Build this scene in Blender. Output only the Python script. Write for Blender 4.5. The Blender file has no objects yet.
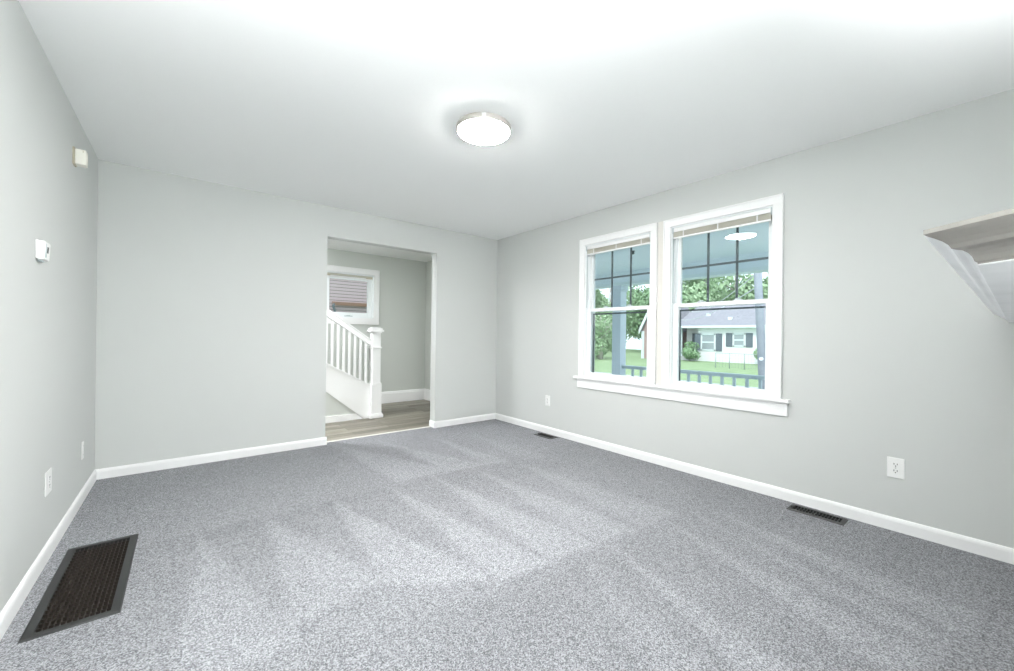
import bpy, bmesh, math, random
from mathutils import Vector, Matrix
rnd = random.Random(7)
S = bpy.context.scene
COL = S.collection
rad = math.radians

# ------------------------------------------------------------------ camera
F_PX = 398.66
YAW, PITCH, ROLL = rad(38.926), rad(0.013), rad(0.70)
CAM = Vector((0.526, -4.3276, 1.136))
fw = Vector((math.sin(YAW) * math.cos(PITCH), math.cos(YAW) * math.cos(PITCH), math.sin(PITCH)))
rt = Vector((math.cos(YAW), -math.sin(YAW), 0))
up = rt.cross(fw)
r2 = rt * math.cos(ROLL) + up * math.sin(ROLL)
u2 = -rt * math.sin(ROLL) + up * math.cos(ROLL)
cam = bpy.data.cameras.new('camera')
cam.sensor_fit = 'HORIZONTAL'; cam.sensor_width = 36.0
cam.lens = F_PX / 1014 * 36.0
cam.clip_start = 0.02; cam.clip_end = 300
cam_o = bpy.data.objects.new('camera', cam); COL.objects.link(cam_o)
M3 = Matrix((r2, u2, -fw)).transposed()
cam_o.matrix_world = Matrix.Translation(CAM) @ M3.to_4x4()
S.camera = cam_o

# ------------------------------------------------------------------ light, exposure
S.view_settings.view_transform = 'Standard'
S.view_settings.look = 'None'
S.view_settings.exposure = 0.36
S.view_settings.gamma = 1.0
S.view_settings.use_curve_mapping = False
S.cycles.use_denoising = True
S.cycles.max_bounces = 14
S.cycles.diffuse_bounces = 10
S.cycles.transparent_max_bounces = 24
S.cycles.sample_clamp_indirect = 12.0
W_ = bpy.data.worlds.new('world'); S.world = W_; W_.use_nodes = True
bg = W_.node_tree.nodes['Background']
bg.inputs['Color'].default_value = (0.80, 0.92, 1.0, 1)
bg.inputs['Strength'].default_value = 1.7
sun = bpy.data.lights.new('sun', 'SUN'); sun.energy = 2.4; sun.angle = rad(12); sun.color = (1, .97, .92)
sun_o = bpy.data.objects.new('sun', sun); COL.objects.link(sun_o)
sun_o.rotation_euler = Vector((0.62, 0.30, -0.80)).to_track_quat('-Z', 'Y').to_euler()
sun_o.location = (-8, -6, 14)
# added fill spots, unseen, bounced off ceiling and walls behind the camera
for loc_, e_, ax_, an_ in (((.62, -4.62, .72), 310, (-.08, .20, 1), 104), ((2.10, -4.47, 1.34), 85, (.10, -.55, 1), 130), ((.72, -4.42, 1.50), 300, (.05, -1, .20), 150)):
    fl_ = bpy.data.lights.new('bounce_fill', 'SPOT'); fl_.energy = e_; fl_.spot_size = rad(an_); fl_.spot_blend = .9; fl_.shadow_soft_size = .10; fl_.color = (.96, .985, 1)
    fl_o = bpy.data.objects.new('bounce_fill', fl_); COL.objects.link(fl_o); fl_o.location = loc_
    fl_o.rotation_euler = Vector(ax_).to_track_quat('-Z', 'Y').to_euler()
LAMP = 178.0          # strength of the flush ceiling lamp's lens

# ------------------------------------------------------------------ helpers
def tag(o, label=None, cat=None, group=None, kind=None):
    if label: o['label'] = label
    if cat: o['category'] = cat
    if group: o['group'] = group
    if kind: o['kind'] = kind
    return o

def thing(name, label, cat, loc=(0, 0, 0), group=None, kind=None):
    o = bpy.data.objects.new(name, None); COL.objects.link(o)
    o.location = loc; o.empty_display_size = .1
    return tag(o, label, cat, group, kind)

class MB:
    """collects shapes, then links them as ONE mesh object"""
    def __init__(s): s.bm = bmesh.new()
    def face(s, pts, mi=0):
        f = s.bm.faces.new([s.bm.verts.new(p) for p in pts]); f.material_index = mi; return f
    def box(s, a, b, mi=0):
        x0, y0, z0 = (min(a[i], b[i]) for i in range(3)); x1, y1, z1 = (max(a[i], b[i]) for i in range(3))
        v = [s.bm.verts.new(p) for p in ((x0,y0,z0),(x1,y0,z0),(x1,y1,z0),(x0,y1,z0),(x0,y0,z1),(x1,y0,z1),(x1,y1,z1),(x0,y1,z1))]
        for q in ((3,2,1,0),(4,5,6,7),(0,1,5,4),(1,2,6,5),(2,3,7,6),(3,0,4,7)):
            s.bm.faces.new([v[i] for i in q]).material_index = mi
        return s
    def prism(s, poly, ext, mi=0):
        """poly: list of 3-D points (planar), ext: vector"""
        e = Vector(ext)
        a = [s.bm.verts.new(Vector(p)) for p in poly]; b = [s.bm.verts.new(Vector(p) + e) for p in poly]
        n = len(poly)
        fs = [s.bm.faces.new(a[::-1]), s.bm.faces.new(b)]
        for i in range(n): fs.append(s.bm.faces.new((a[i], a[(i+1) % n], b[(i+1) % n], b[i])))
        for f in fs: f.material_index = mi
        return s
    def bar(s, p, q, w, h, mi=0, upv=(0, 0, 1)):
        p, q = Vector(p), Vector(q); d = (q - p).normalized(); u = Vector(upv)
        sd = d.cross(u).normalized(); u = sd.cross(d).normalized()
        c = [p + sd*w/2*i + u*h/2*j for i, j in ((-1,-1),(1,-1),(1,1),(-1,1))]
        return s.prism(c, q - p, mi)
    def cyl(s, p, q, r0, r1=None, n=16, mi=0, caps=True):
        r1 = r0 if r1 is None else r1
        p, q = Vector(p), Vector(q); d = (q - p).normalized()
        a = d.orthogonal().normalized(); b = d.cross(a)
        A, B = [], []
        for i in range(n):
            t = 2*math.pi*i/n; w = a*math.cos(t) + b*math.sin(t)
            A.append(s.bm.verts.new(p + w*r0)); B.append(s.bm.verts.new(q + w*r1))
        for i in range(n):
            f = s.bm.faces.new((A[i], A[(i+1) % n], B[(i+1) % n], B[i])); f.material_index = mi; f.smooth = True
        if caps:
            for f in (s.bm.faces.new(A[::-1]), s.bm.faces.new(B)): f.material_index = mi
        return s
    def tube(s, pts, rs, n=10, mi=0):
        pts = [Vector(p) for p in pts]; rings = []
        for k, p in enumerate(pts):
            d = (pts[min(k+1, len(pts)-1)] - pts[max(k-1, 0)]).normalized()
            a = d.cross(Vector((0.3, 1, 0.1))).normalized(); b = d.cross(a)
            r = rs[k] if isinstance(rs, (list, tuple)) else rs
            rings.append([s.bm.verts.new(p + (a*math.cos(2*math.pi*i/n) + b*math.sin(2*math.pi*i/n))*r) for i in range(n)])
        for A, B in zip(rings, rings[1:]):
            for i in range(n):
                f = s.bm.faces.new((A[i], A[(i+1) % n], B[(i+1) % n], B[i])); f.smooth = True; f.material_index = mi
        s.bm.faces.new(rings[0][::-1]); s.bm.faces.new(rings[-1])
        return s
    def lathe(s, prof, c, n=48, mi=0, smooth=True):
        """prof: (r, z) list, around vertical axis through c"""
        rings = []
        for r, z in prof:
            if r < 1e-6: rings.append([s.bm.verts.new((c[0], c[1], c[2] + z))])
            else: rings.append([s.bm.verts.new((c[0] + r*math.cos(2*math.pi*i/n), c[1] + r*math.sin(2*math.pi*i/n), c[2] + z)) for i in range(n)])
        for A, B in zip(rings, rings[1:]):
            for i in range(n):
                a = [A[i % len(A)], A[(i+1) % len(A)]] if len(A) > 1 else [A[0]]
                b = [B[(i+1) % len(B)], B[i % len(B)]] if len(B) > 1 else [B[0]]
                f = s.bm.faces.new(a + b); f.material_index = mi; f.smooth = smooth
        return s
    def build(s, name, mats, parent=None, bevel=0, recalc=True, seg=2):
        if recalc: bmesh.ops.recalc_face_normals(s.bm, faces=s.bm.faces)
        me = bpy.data.meshes.new(name); s.bm.to_mesh(me); s.bm.free()
        for m in (mats if isinstance(mats, (list, tuple)) else [mats]): me.materials.append(m)
        o = bpy.data.objects.new(name, me); COL.objects.link(o)
        if parent:
            o.parent = parent
            bpy.context.view_layer.update()
            o.matrix_parent_inverse = Matrix.Translation(world_loc(parent)).inverted()
        if bevel:
            b = o.modifiers.new('bevel', 'BEVEL'); b.width = bevel; b.segments = seg; b.limit_method = 'ANGLE'; b.angle_limit = rad(40)
        return o

def world_loc(o):
    return o.matrix_world.translation.copy()

def copy_tree(o, off, name=None, parent=None):
    c = o.copy(); COL.objects.link(c)
    if parent is None: c.location = o.location + Vector(off)
    else: c.parent = parent
    for ch in list(o.children): copy_tree(ch, off, parent=c)
    return c

# ------------------------------------------------------------------ materials
def mat(name, col, rough=.6, spec=.3, metal=0, emit=None, bump=None, var=None):
    """bump=(scale, strength); var=(scale, amount) gives a faint tonal mottling of the surface itself"""
    m = bpy.data.materials.new(name); m.use_nodes = True
    nt = m.node_tree; b = nt.nodes['Principled BSDF']
    b.inputs['Base Color'].default_value = (*col, 1); b.inputs['Roughness'].default_value = rough
    b.inputs['Specular IOR Level'].default_value = spec; b.inputs['Metallic'].default_value = metal
    if emit:
        b.inputs['Emission Color'].default_value = (*emit[0], 1); b.inputs['Emission Strength'].default_value = emit[1]
    tc = nt.nodes.new('ShaderNodeTexCoord')
    if var:
        n = nt.nodes.new('ShaderNodeTexNoise'); n.inputs['Scale'].default_value = var[0]; n.inputs['Detail'].default_value = 4
        nt.links.new(tc.outputs['Object'], n.inputs['Vector'])
        mx = nt.nodes.new('ShaderNodeMix'); mx.data_type = 'RGBA'
        mx.inputs['A'].default_value = (*[c*(1-var[1]) for c in col], 1); mx.inputs['B'].default_value = (*[min(1, c*(1+var[1])) for c in col], 1)
        nt.links.new(n.outputs['Fac'], mx.inputs['Factor']); nt.links.new(mx.outputs['Result'], b.inputs['Base Color'])
    if bump:
        n = nt.nodes.new('ShaderNodeTexNoise'); n.inputs['Scale'].default_value = bump[0]; n.inputs['Detail'].default_value = 3
        nt.links.new(tc.outputs['Object'], n.inputs['Vector'])
        bp = nt.nodes.new('ShaderNodeBump'); bp.inputs['Strength'].default_value = bump[1]; bp.inputs['Distance'].default_value = .004
        nt.links.new(n.outputs['Fac'], bp.inputs['Height']); nt.links.new(bp.outputs['Normal'], b.inputs['Normal'])
    return m

def glass_mat(name, tint=(.97, .99, .99), refl=1.45):
    m = bpy.data.materials.new(name); m.use_nodes = True; nt = m.node_tree; nt.nodes.clear()
    out = nt.nodes.new('ShaderNodeOutputMaterial'); mx = nt.nodes.new('ShaderNodeMixShader')
    t = nt.nodes.new('ShaderNodeBsdfTransparent'); g = nt.nodes.new('ShaderNodeBsdfGlossy'); fr = nt.nodes.new('ShaderNodeFresnel')
    t.inputs['Color'].default_value = (*tint, 1); g.inputs['Roughness'].default_value = 0.0; fr.inputs['IOR'].default_value = refl
    nt.links.new(fr.outputs[0], mx.inputs[0]); nt.links.new(t.outputs[0], mx.inputs[1]); nt.links.new(g.outputs[0], mx.inputs[2])
    nt.links.new(mx.outputs[0], out.inputs['Surface'])
    return m

def siding_mat(name, col, lap, axis='Z', dark=.55, edge=.14):
    """horizontal lapped boards: a thin gap line at every lap"""
    m = mat(name, col, .6, .25); nt = m.node_tree; b = nt.nodes['Principled BSDF']
    tc = nt.nodes.new('ShaderNodeTexCoord'); sp = nt.nodes.new('ShaderNodeSeparateXYZ')
    nt.links.new(tc.outputs['Object'], sp.inputs[0])
    d = nt.nodes.new('ShaderNodeMath'); d.operation = 'DIVIDE'; d.inputs[1].default_value = lap
    fr = nt.nodes.new('ShaderNodeMath'); fr.operation = 'FRACT'; lt = nt.nodes.new('ShaderNodeMath'); lt.operation = 'LESS_THAN'; lt.inputs[1].default_value = edge
    nt.links.new(sp.outputs[axis], d.inputs[0]); nt.links.new(d.outputs[0], fr.inputs[0]); nt.links.new(fr.outputs[0], lt.inputs[0])
    mx = nt.nodes.new('ShaderNodeMix'); mx.data_type = 'RGBA'
    mx.inputs['A'].default_value = (*col, 1); mx.inputs['B'].default_value = (*[c*dark for c in col], 1)
    nt.links.new(lt.outputs[0], mx.inputs['Factor']); nt.links.new(mx.outputs['Result'], b.inputs['Base Color'])
    bp = nt.nodes.new('ShaderNodeBump'); bp.inputs['Strength'].default_value = .5; bp.inputs['Distance'].default_value = .012
    nt.links.new(fr.outputs[0], bp.inputs['Height']); nt.links.new(bp.outputs['Normal'], b.inputs['Normal'])
    return m

def wood_mat():
    m = mat('grey_brown_plank', (.30, .27, .22), .42, .4); nt = m.node_tree; b = nt.nodes['Principled BSDF']
    tc = nt.nodes.new('ShaderNodeTexCoord')
    br = nt.nodes.new('ShaderNodeTexBrick')
    br.inputs['Scale'].default_value = 1; br.inputs['Brick Width'].default_value = 1.25; br.inputs['Row Height'].default_value = .125
    br.inputs['Mortar Size'].default_value = .0025; br.inputs['Color1'].default_value = (.31, .285, .235, 1); br.inputs['Color2'].default_value = (.15, .136, .11, 1)
    br.inputs['Mortar'].default_value = (.10, .09, .07, 1); br.inputs['Bias'].default_value = 0; br.offset = .37
    nt.links.new(tc.outputs['Object'], br.inputs['Vector'])
    mp = nt.nodes.new('ShaderNodeMapping'); mp.inputs['Scale'].default_value = (1.3, 22, 1)
    nt.links.new(tc.outputs['Object'], mp.inputs['Vector'])
    n = nt.nodes.new('ShaderNodeTexNoise'); n.inputs['Scale'].default_value = 2.2; n.inputs['Detail'].default_value = 5; n.inputs['Roughness'].default_value = .6
    nt.links.new(mp.outputs[0], n.inputs['Vector'])
    rp = nt.nodes.new('ShaderNodeMapRange'); rp.inputs['From Min'].default_value = .3; rp.inputs['From Max'].default_value = .7
    rp.inputs['To Min'].default_value = .5; rp.inputs['To Max'].default_value = 1.6
    nt.links.new(n.outputs['Fac'], rp.inputs['Value'])
    vm = nt.nodes.new('ShaderNodeVectorMath'); vm.operation = 'SCALE'
    nt.links.new(br.outputs['Color'], vm.inputs[0]); nt.links.new(rp.outputs[0], vm.inputs['Scale'])
    nt.links.new(vm.outputs[0], b.inputs['Base Color'])
    return m

def carpet_mat():
    """flecked cut pile; 'pile_lay_light' holds the vacuum tracks plus regional tone offsetting uneven lamp light"""
    m = mat('carpet', (.4, .4, .42), .95, .05); nt = m.node_tree; b = nt.nodes['Principled BSDF']
    tc = nt.nodes.new('ShaderNodeTexCoord'); at = nt.nodes.new('ShaderNodeAttribute'); at.attribute_name = 'pile_lay_light'
    def noise(sc, det):
        n = nt.nodes.new('ShaderNodeTexNoise'); n.inputs['Scale'].default_value = sc; n.inputs['Detail'].default_value = det; n.inputs['Roughness'].default_value = .7
        nt.links.new(tc.outputs['Object'], n.inputs['Vector']); return n
    n2 = noise(50, 2)
    n1 = nt.nodes.new('ShaderNodeTexVoronoi'); n1.inputs['Scale'].default_value = 270; nt.links.new(tc.outputs['Object'], n1.inputs['Vector'])
    sr = nt.nodes.new('ShaderNodeSeparateColor'); nt.links.new(n1.outputs['Color'], sr.inputs[0]); n3 = noise(3.0, 4)
    cr = nt.nodes.new('ShaderNodeValToRGB')
    e = cr.color_ramp.elements
    e[0].position = .0; e[0].color = CARPET[0]; e[1].position = 1.0; e[1].color = CARPET[2]
    k = cr.color_ramp.elements.new(.5); k.color = CARPET[1]
    nt.links.new(sr.outputs[0], cr.inputs[0])
    mr = nt.nodes.new('ShaderNodeMapRange'); mr.inputs['To Min'].default_value = NAP_LIGHT[0]; mr.inputs['To Max'].default_value = NAP_LIGHT[1]
    nt.links.new(at.outputs['Fac'], mr.inputs['Value'])
    a2 = nt.nodes.new('ShaderNodeMath'); a2.operation = 'MULTIPLY_ADD'; a2.inputs[1].default_value = .28; a2.inputs[2].default_value = -.14
    nt.links.new(n2.outputs['Fac'], a2.inputs[0])
    a3 = nt.nodes.new('ShaderNodeMath'); a3.operation = 'MULTIPLY_ADD'; a3.inputs[1].default_value = .22; a3.inputs[2].default_value = -.11
    nt.links.new(n3.outputs['Fac'], a3.inputs[0])
    s1 = nt.nodes.new('ShaderNodeMath'); s1.operation = 'ADD'; s2 = nt.nodes.new('ShaderNodeMath'); s2.operation = 'ADD'
    nt.links.new(a2.outputs[0], s1.inputs[0]); nt.links.new(a3.outputs[0], s1.inputs[1])
    nt.links.new(s1.outputs[0], s2.inputs[0]); nt.links.new(mr.outputs[0], s2.inputs[1])
    vm = nt.nodes.new('ShaderNodeVectorMath'); vm.operation = 'SCALE'
    nt.links.new(cr.outputs['Color'], vm.inputs[0]); nt.links.new(s2.outputs[0], vm.inputs['Scale'])
    nt.links.new(vm.outputs[0], b.inputs['Base Color'])
    bp = nt.nodes.new('ShaderNodeBump'); bp.inputs['Strength'].default_value = .25; bp.inputs['Distance'].default_value = .004
    nt.links.new(n1.outputs['Distance'], bp.inputs['Height']); nt.links.new(bp.outputs['Normal'], b.inputs['Normal'])
    return m

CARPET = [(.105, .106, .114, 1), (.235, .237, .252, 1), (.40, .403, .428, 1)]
NAP_LIGHT = (.84, 1.36)
M = dict(
    wall=mat('grey_wall_paint', (.602, .615, .602), .75, .2, bump=(180, .05)),
    hall=mat('hall_wall_paint', (.585, .605, .575), .75, .2),
    ceil=mat('ceiling_paint', (.90, .905, .90), .85, .1, bump=(40, .08)),
    trim=mat('white_trim_paint', (.86, .86, .86), .4, .4),
    mullion=mat('offwhite_board', (.70, .68, .64), .5, .3),
    vinyl=mat('white_vinyl', (.84, .87, .88), .35, .4),
    vinyl_grey=mat('grey_vinyl_track', (.50, .56, .58), .4, .3),  # plain grey plastic for tracks, locks, brackets and crank
    muntin=mat('grey_grille_bar', (.12, .145, .155), .5, .3),
    gasket=mat('dark_screen_frame', (.10, .125, .135), .5, .3),
    slat=mat('beige_blind_slat', (.58, .56, .49), .5, .3),
    glass=glass_mat('window_glass', (.96, .982, .99)),
    plastic=mat('white_plastic', (.84, .84, .83), .4, .4),
    cream=mat('cream_plastic', (.86, .84, .76), .45, .4),
    tan=mat('tan_plastic', (.50, .46, .36), .5, .3),
    black=mat('black_slot', (.012, .012, .013), .5, .3),
    lcd=mat('grey_display', (.05, .06, .06), .2, .5),
    bronze=mat('dark_bronze_metal', (.030, .031, .031), .45, .5, .2),
    fin=mat('brown_bronze_fin', (.032, .025, .020), .5, .4, .2),
    duct=mat('dark_duct', (.010, .009, .008), .8, .1),
    screw=mat('steel_screw', (.4, .4, .4), .35, .5, .8),
    rim=mat('satin_nickel', (.62, .58, .55), .35, .5, .5),
    lens=mat('lamp_lens', (.9, .9, .9), .4, .3, emit=((1, .98, .955), LAMP)),
    lens_hall_fill=mat('hall_fill_lens', (.9, .9, .9), .4, .3, emit=((.96, .98, 1), LAMP*1.0)),
    mantel=mat('mantel_paint', (.88, .89, .90), .5, .3, var=(9, .10)),
    taupe=mat('taupe_mantel', (.30, .283, .262), .5, .3, var=(9, .08)),  # darker taupe tone for the front moulding
    wood=wood_mat(),
    porch=mat('porch_paint', (.74, .81, .86), .6, .2),
    porchwhite=mat('porch_white_paint', (.70, .78, .80), .6, .2),
    column=mat('porch_column_paint', (.56, .63, .70), .6, .2),
    railp=mat('porch_rail_paint', (.46, .54, .58), .6, .2),
    deck=mat('porch_deck', (.74, .76, .76), .7, .2),
    lawn=mat('lawn', (.25, .34, .19), .9, .1, var=(1.2, .25)),
    street=mat('street', (.46, .47, .48), .85, .1, var=(2, .08)),
    white_siding=siding_mat('white_lap_siding', (.80, .82, .84), .13, dark=.86),
    pink_siding=siding_mat('pinkish_brown_siding', (.42, .30, .29), .15, dark=.75),
    mauve_siding=siding_mat('mauve_lap_siding', (.40, .325, .325), .105, dark=.42, edge=.2),
    roof=mat('grey_shingle_roof', (.27, .27, .30), .85, .1, var=(3, .15)),
    shutter=mat('dark_shutter', (.13, .16, .19), .6, .2),
    housewin=mat('house_window_pane', (.30, .34, .36), .2, .5),
    brown=mat('brown_gutter', (.24, .14, .10), .5, .3),
    leaf=mat('leaf_green', (.23, .36, .20), .7, .2, var=(.9, .35)),
    leaf2=mat('leaf_bright_green', (.33, .46, .28), .7, .2, var=(.9, .3)),
    bark=mat('pale_bark', (.42, .40, .37), .9, .1, var=(6, .25)),
    pole=mat('weathered_pole', (.34, .37, .42), .9, .1, var=(5, .12)),
    wire=mat('cable', (.55, .6, .62), .6, .2),
    fence=mat('galvanised_fence', (.35, .40, .40), .5, .4, .3),
)
CM = carpet_mat()

# ------------------------------------------------------------------ room shell
W, H = 3.8357, 2.44
REAR = -4.95
def slab_holes(name, axis, c0, c1, u, v, holes, mats, uv, rev=0):
    """wall slab between c0 and c1 on `axis`, spanning u, v; rectangular through-holes with real reveals.
    uv = the two other axes; material 0 on the c0 side, 1 on the c1 side, `rev` in the reveals"""
    mb = MB()
    us = sorted({u[0], u[1], *[h[0] for h in holes], *[h[1] for h in holes]}); vs = sorted({v[0], v[1], *[h[2] for h in holes], *[h[3] for h in holes]})
    def P(c, a, b):
        p = [0, 0, 0]; p[axis] = c; p[uv[0]] = a; p[uv[1]] = b; return p
    inh = lambda a, b: any(h[0] < a < h[1] and h[2] < b < h[3] for h in holes)
    for a0, a1 in zip(us, us[1:]):
        for b0, b1 in zip(vs, vs[1:]):
            if inh((a0+a1)/2, (b0+b1)/2): continue
            mb.face([P(c0, a0, b0), P(c0, a1, b0), P(c0, a1, b1), P(c0, a0, b1)], 0)
            mb.face([P(c1, a0, b0), P(c1, a1, b0), P(c1, a1, b1), P(c1, a0, b1)], min(1, len(mats)-1))
    def ring(h, mi):
        for (a0, b0), (a1, b1) in (((h[0], h[2]), (h[1], h[2])), ((h[1], h[2]), (h[1], h[3])), ((h[1], h[3]), (h[0], h[3])), ((h[0], h[3]), (h[0], h[2]))):
            mb.face([P(c0, a0, b0), P(c0, a1, b1), P(c1, a1, b1), P(c1, a0, b0)], mi)
    for h in holes: ring(h, rev)
    ring((u[0], u[1], v[0], v[1]), 0)
    bmesh.ops.remove_doubles(mb.bm, verts=mb.bm.verts, dist=1e-5)
    return mb.build(name, mats)
def struct(o, label, cat): return tag(o, label, cat, kind='structure')

T = .16
WIN = [(-2.318, -1.542), (-3.290, -2.505)]      # the two sash openings in the right wall (Y)
WZ = (.700, 2.105)
OPX = (1.650, 2.905); OPZ = 2.130; BT = .12      # cased-free opening in the back wall
HY = 2.02                                        # hall depth
struct(slab_holes('wall_right', 0, W, W+T, (REAR-T, HY+T), (-.15, H+.10), [(a, b, *WZ) for a, b in WIN], [M['wall'], M['white_siding']], (1, 2)),
       'pale grey painted wall holding the double window', 'wall')
struct(slab_holes('wall_back', 1, 0, BT, (0, W), (-.02, H), [(OPX[0], OPX[1], -.02, OPZ)], [M['wall'], M['hall']], (0, 2)),
       'pale grey painted far wall with the wide opening to the stair hall', 'wall')
struct(MB().box((-T, REAR-T, -.15), (0, HY+T, H+.1)).build('wall_left', M['wall']), 'pale grey painted wall with thermostat and door chime', 'wall')
struct(MB().box((0, REAR-T, -.15), (W, REAR, H+.1)).build('wall_rear', M['wall']), 'pale grey painted wall behind the fireplace', 'wall')
struct(MB().box((1.42, REAR, 0), (W, -4.56, H)).build('wall_chimney', M['wall']), 'painted chimney breast behind the mantel', 'wall')
struct(MB().box((-T, REAR-T, H), (W+T, BT*.5, H+.12)).build('ceiling', M['ceil']), 'smooth white living room ceiling', 'ceiling')
struct(MB().box((-T, BT*.5, H-.03), (W+T, HY+T, H+.12)).build('ceiling_hall', M['ceil']), 'white ceiling of the stair hall', 'ceiling')
struct(MB().box((-.1, BT*.75, -.15), (W+.05, HY+.05, -.004)).build('floor_hall', M['wood']), 'grey-brown plank floor of the stair hall', 'floor')

# floor: carpet as a fine grid with real holes for the duct boots
REG = [('far', -1.221, -.958), ('near', -3.735, -3.435)]
HOLES = [(.097, .305, -2.078, -1.340)] + [(3.690, 3.768, a+.022, b-.022) for _, a, b in REG]
def tri(p, a, b, c, soft):
    """signed closeness of p to triangle abc, 0..1 with a soft rim"""
    d = 1e9
    ar = (b[0]-a[0])*(c[1]-a[1]) - (b[1]-a[1])*(c[0]-a[0]); s = 1 if ar > 0 else -1
    for q, r in ((a, b), (b, c), (c, a)):
        L = math.hypot(r[0]-q[0], r[1]-q[1])
        d = min(d, s*((r[0]-q[0])*(p[1]-q[1]) - (r[1]-q[1])*(p[0]-q[0]))/L)
    t = max(0, min(1, d/soft + .5)); return t*t*(3-2*t)
STROKES = [  # vacuum strokes: (apex, base corner, base corner, strength)
    ((.60, -1.52), (.50, -2.75), (.86, -2.70), .9), ((.93, -1.50), (.86, -2.62), (1.26, -2.55), .8),
    ((1.32, -1.50), (1.25, -2.62), (1.66, -2.86), .95), ((1.72, -1.52), (1.66, -2.88), (1.97, -2.93), .95),
    ((2.08, -1.52), (1.97, -2.90), (2.31, -2.97), .9), ((2.45, -1.55), (2.30, -2.95), (2.62, -3.0), .7), ((2.85, -1.6), (2.66, -2.98), (3.02, -3.03), .55),
    ((1.70, .02), (1.80, -1.42), (2.26, -1.42), 1.0), ((2.14, -.20), (2.24, -1.46), (2.60, -1.50), 1.0), ((2.68, -.30), (2.60, -1.5), (2.80, -1.56), .8), ((3.1, -.5), (2.95, -1.6), (3.2, -1.65), .45),
    ((2.14, -2.93), (1.60, -4.0), (1.82, -4.1), .35), ((2.35, -3.0), (1.95, -3.95), (2.13, -4.05), .55), ((2.85, -3.05), (2.40, -4.1), (2.62, -4.2), .6),
    ((3.10, -3.08), (2.66, -4.2), (2.82, -4.2), .5), ((3.25, -3.15), (2.86, -4.25), (3.12, -4.3), .6),
]
def nap_and_light(x, y):
    v = .40  # regional steps below offset lamp falloff in the carpet colour; strokes are vacuum tracks
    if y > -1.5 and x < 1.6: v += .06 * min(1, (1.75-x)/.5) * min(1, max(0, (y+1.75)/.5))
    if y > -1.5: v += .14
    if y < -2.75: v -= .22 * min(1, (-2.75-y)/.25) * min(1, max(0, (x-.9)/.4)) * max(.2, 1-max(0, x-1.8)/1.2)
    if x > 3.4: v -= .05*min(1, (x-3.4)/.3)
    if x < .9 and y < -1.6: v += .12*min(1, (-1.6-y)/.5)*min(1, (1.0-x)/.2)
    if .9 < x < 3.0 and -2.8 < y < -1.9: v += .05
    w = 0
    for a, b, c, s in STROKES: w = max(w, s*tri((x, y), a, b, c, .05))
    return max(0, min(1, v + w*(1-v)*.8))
def cuts(a, b, step, extra):
    n = int((b-a)/step); L = [a + (b-a)*i/n for i in range(n+1)]
    L = [q for q in L if all(abs(q-e) > step*.45 for e in extra)] + list(extra); return sorted(L)
bm = bmesh.new()
xs = cuts(0, W, .03, sorted({h[i] for h in HOLES for i in (0, 1)})); ys = cuts(REAR, BT*.75, .03, sorted({h[i] for h in HOLES for i in (2, 3)}))
lay = bm.verts.layers.float.new('pile_lay_light'); V = {}
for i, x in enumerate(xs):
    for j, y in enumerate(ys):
        q = bm.verts.new((x, y, 0)); q[lay] = nap_and_light(x, y); V[i, j] = q
for i in range(len(xs)-1):
    for j in range(len(ys)-1):
        mx, my = (xs[i]+xs[i+1])/2, (ys[j]+ys[j+1])/2
        if any(h[0] < mx < h[1] and h[2] < my < h[3] for h in HOLES): continue
        bm.faces.new((V[i, j], V[i+1, j], V[i+1, j+1], V[i, j+1]))
for h in HOLES:      # the cut edges of the floor
    for (a, b) in (((h[0], h[2]), (h[1], h[2])), ((h[1], h[2]), (h[1], h[3])), ((h[1], h[3]), (h[0], h[3])), ((h[0], h[3]), (h[0], h[2]))):
        bm.faces.new([bm.verts.new(p) for p in ((*a, 0), (*b, 0), (*b, -.05), (*a, -.05))])
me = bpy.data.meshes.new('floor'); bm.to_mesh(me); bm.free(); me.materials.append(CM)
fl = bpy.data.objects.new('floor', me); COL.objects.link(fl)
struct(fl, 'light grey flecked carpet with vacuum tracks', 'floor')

# baseboards (eased top edge)
BH, BTK = .078, .013
def bb_prof(axis, h, t):
    return [(0, 0), (t, 0), (t, h*.72), (t*.8, h*.86), (t*.42, h*.97), (0, h)]
def baseboard(name, segs, h=BH, t=BTK, m=None, label=''):
    """segs: ((x,y),(x,y), inward normal)"""
    mb = MB()
    for a, b, n in segs:
        e = Vector((b[0]-a[0], b[1]-a[1], 0))
        mb.prism([(a[0]+n[0]*d, a[1]+n[1]*d, z) for d, z in bb_prof(0, h, t)], e)
    return struct(mb.build(name, m or M['trim']), label, 'baseboard')
baseboard('baseboard_left', [((0, REAR), (0, 0), (1, 0))], label='white baseboard along the wall with the thermostat')
baseboard('baseboard_back', [((0, 0), (OPX[0]+BTK, 0), (0, -1)), ((OPX[0], 0), (OPX[0], BT), (1, 0))], label='white baseboard left of the hall opening')
baseboard('baseboard_corner', [((OPX[1], 0), (W, 0), (0, -1)), ((OPX[1], -BTK), (OPX[1], BT), (-1, 0))], label='white baseboard right of the hall opening')
baseboard('baseboard_right', [((W, -4.56), (W, 0), (-1, 0))], label='white baseboard below the double window')
HB = .19
def hallbb(name, a, b, n, label):
    mb = MB(); e = Vector((b[0]-a[0], b[1]-a[1], 0)); t = .016
    mb.prism([(a[0]+n[0]*d, a[1]+n[1]*d, z) for d, z in ((0, 0), (t, 0), (t, .155), (t*.75, .163), (t*.7, .180), (t*.3, HB), (0, HB))], e)
    struct(mb.build(name, M['trim']), label, 'baseboard')
hallbb('baseboard_hall_back', (2.45, HY), (3.81, HY), (0, -1), 'tall white baseboard on the hall end wall')
hallbb('baseboard_hall_right', (3.81, BT), (3.81, HY), (-1, 0), 'tall white baseboard on the hall outer wall')
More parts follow.
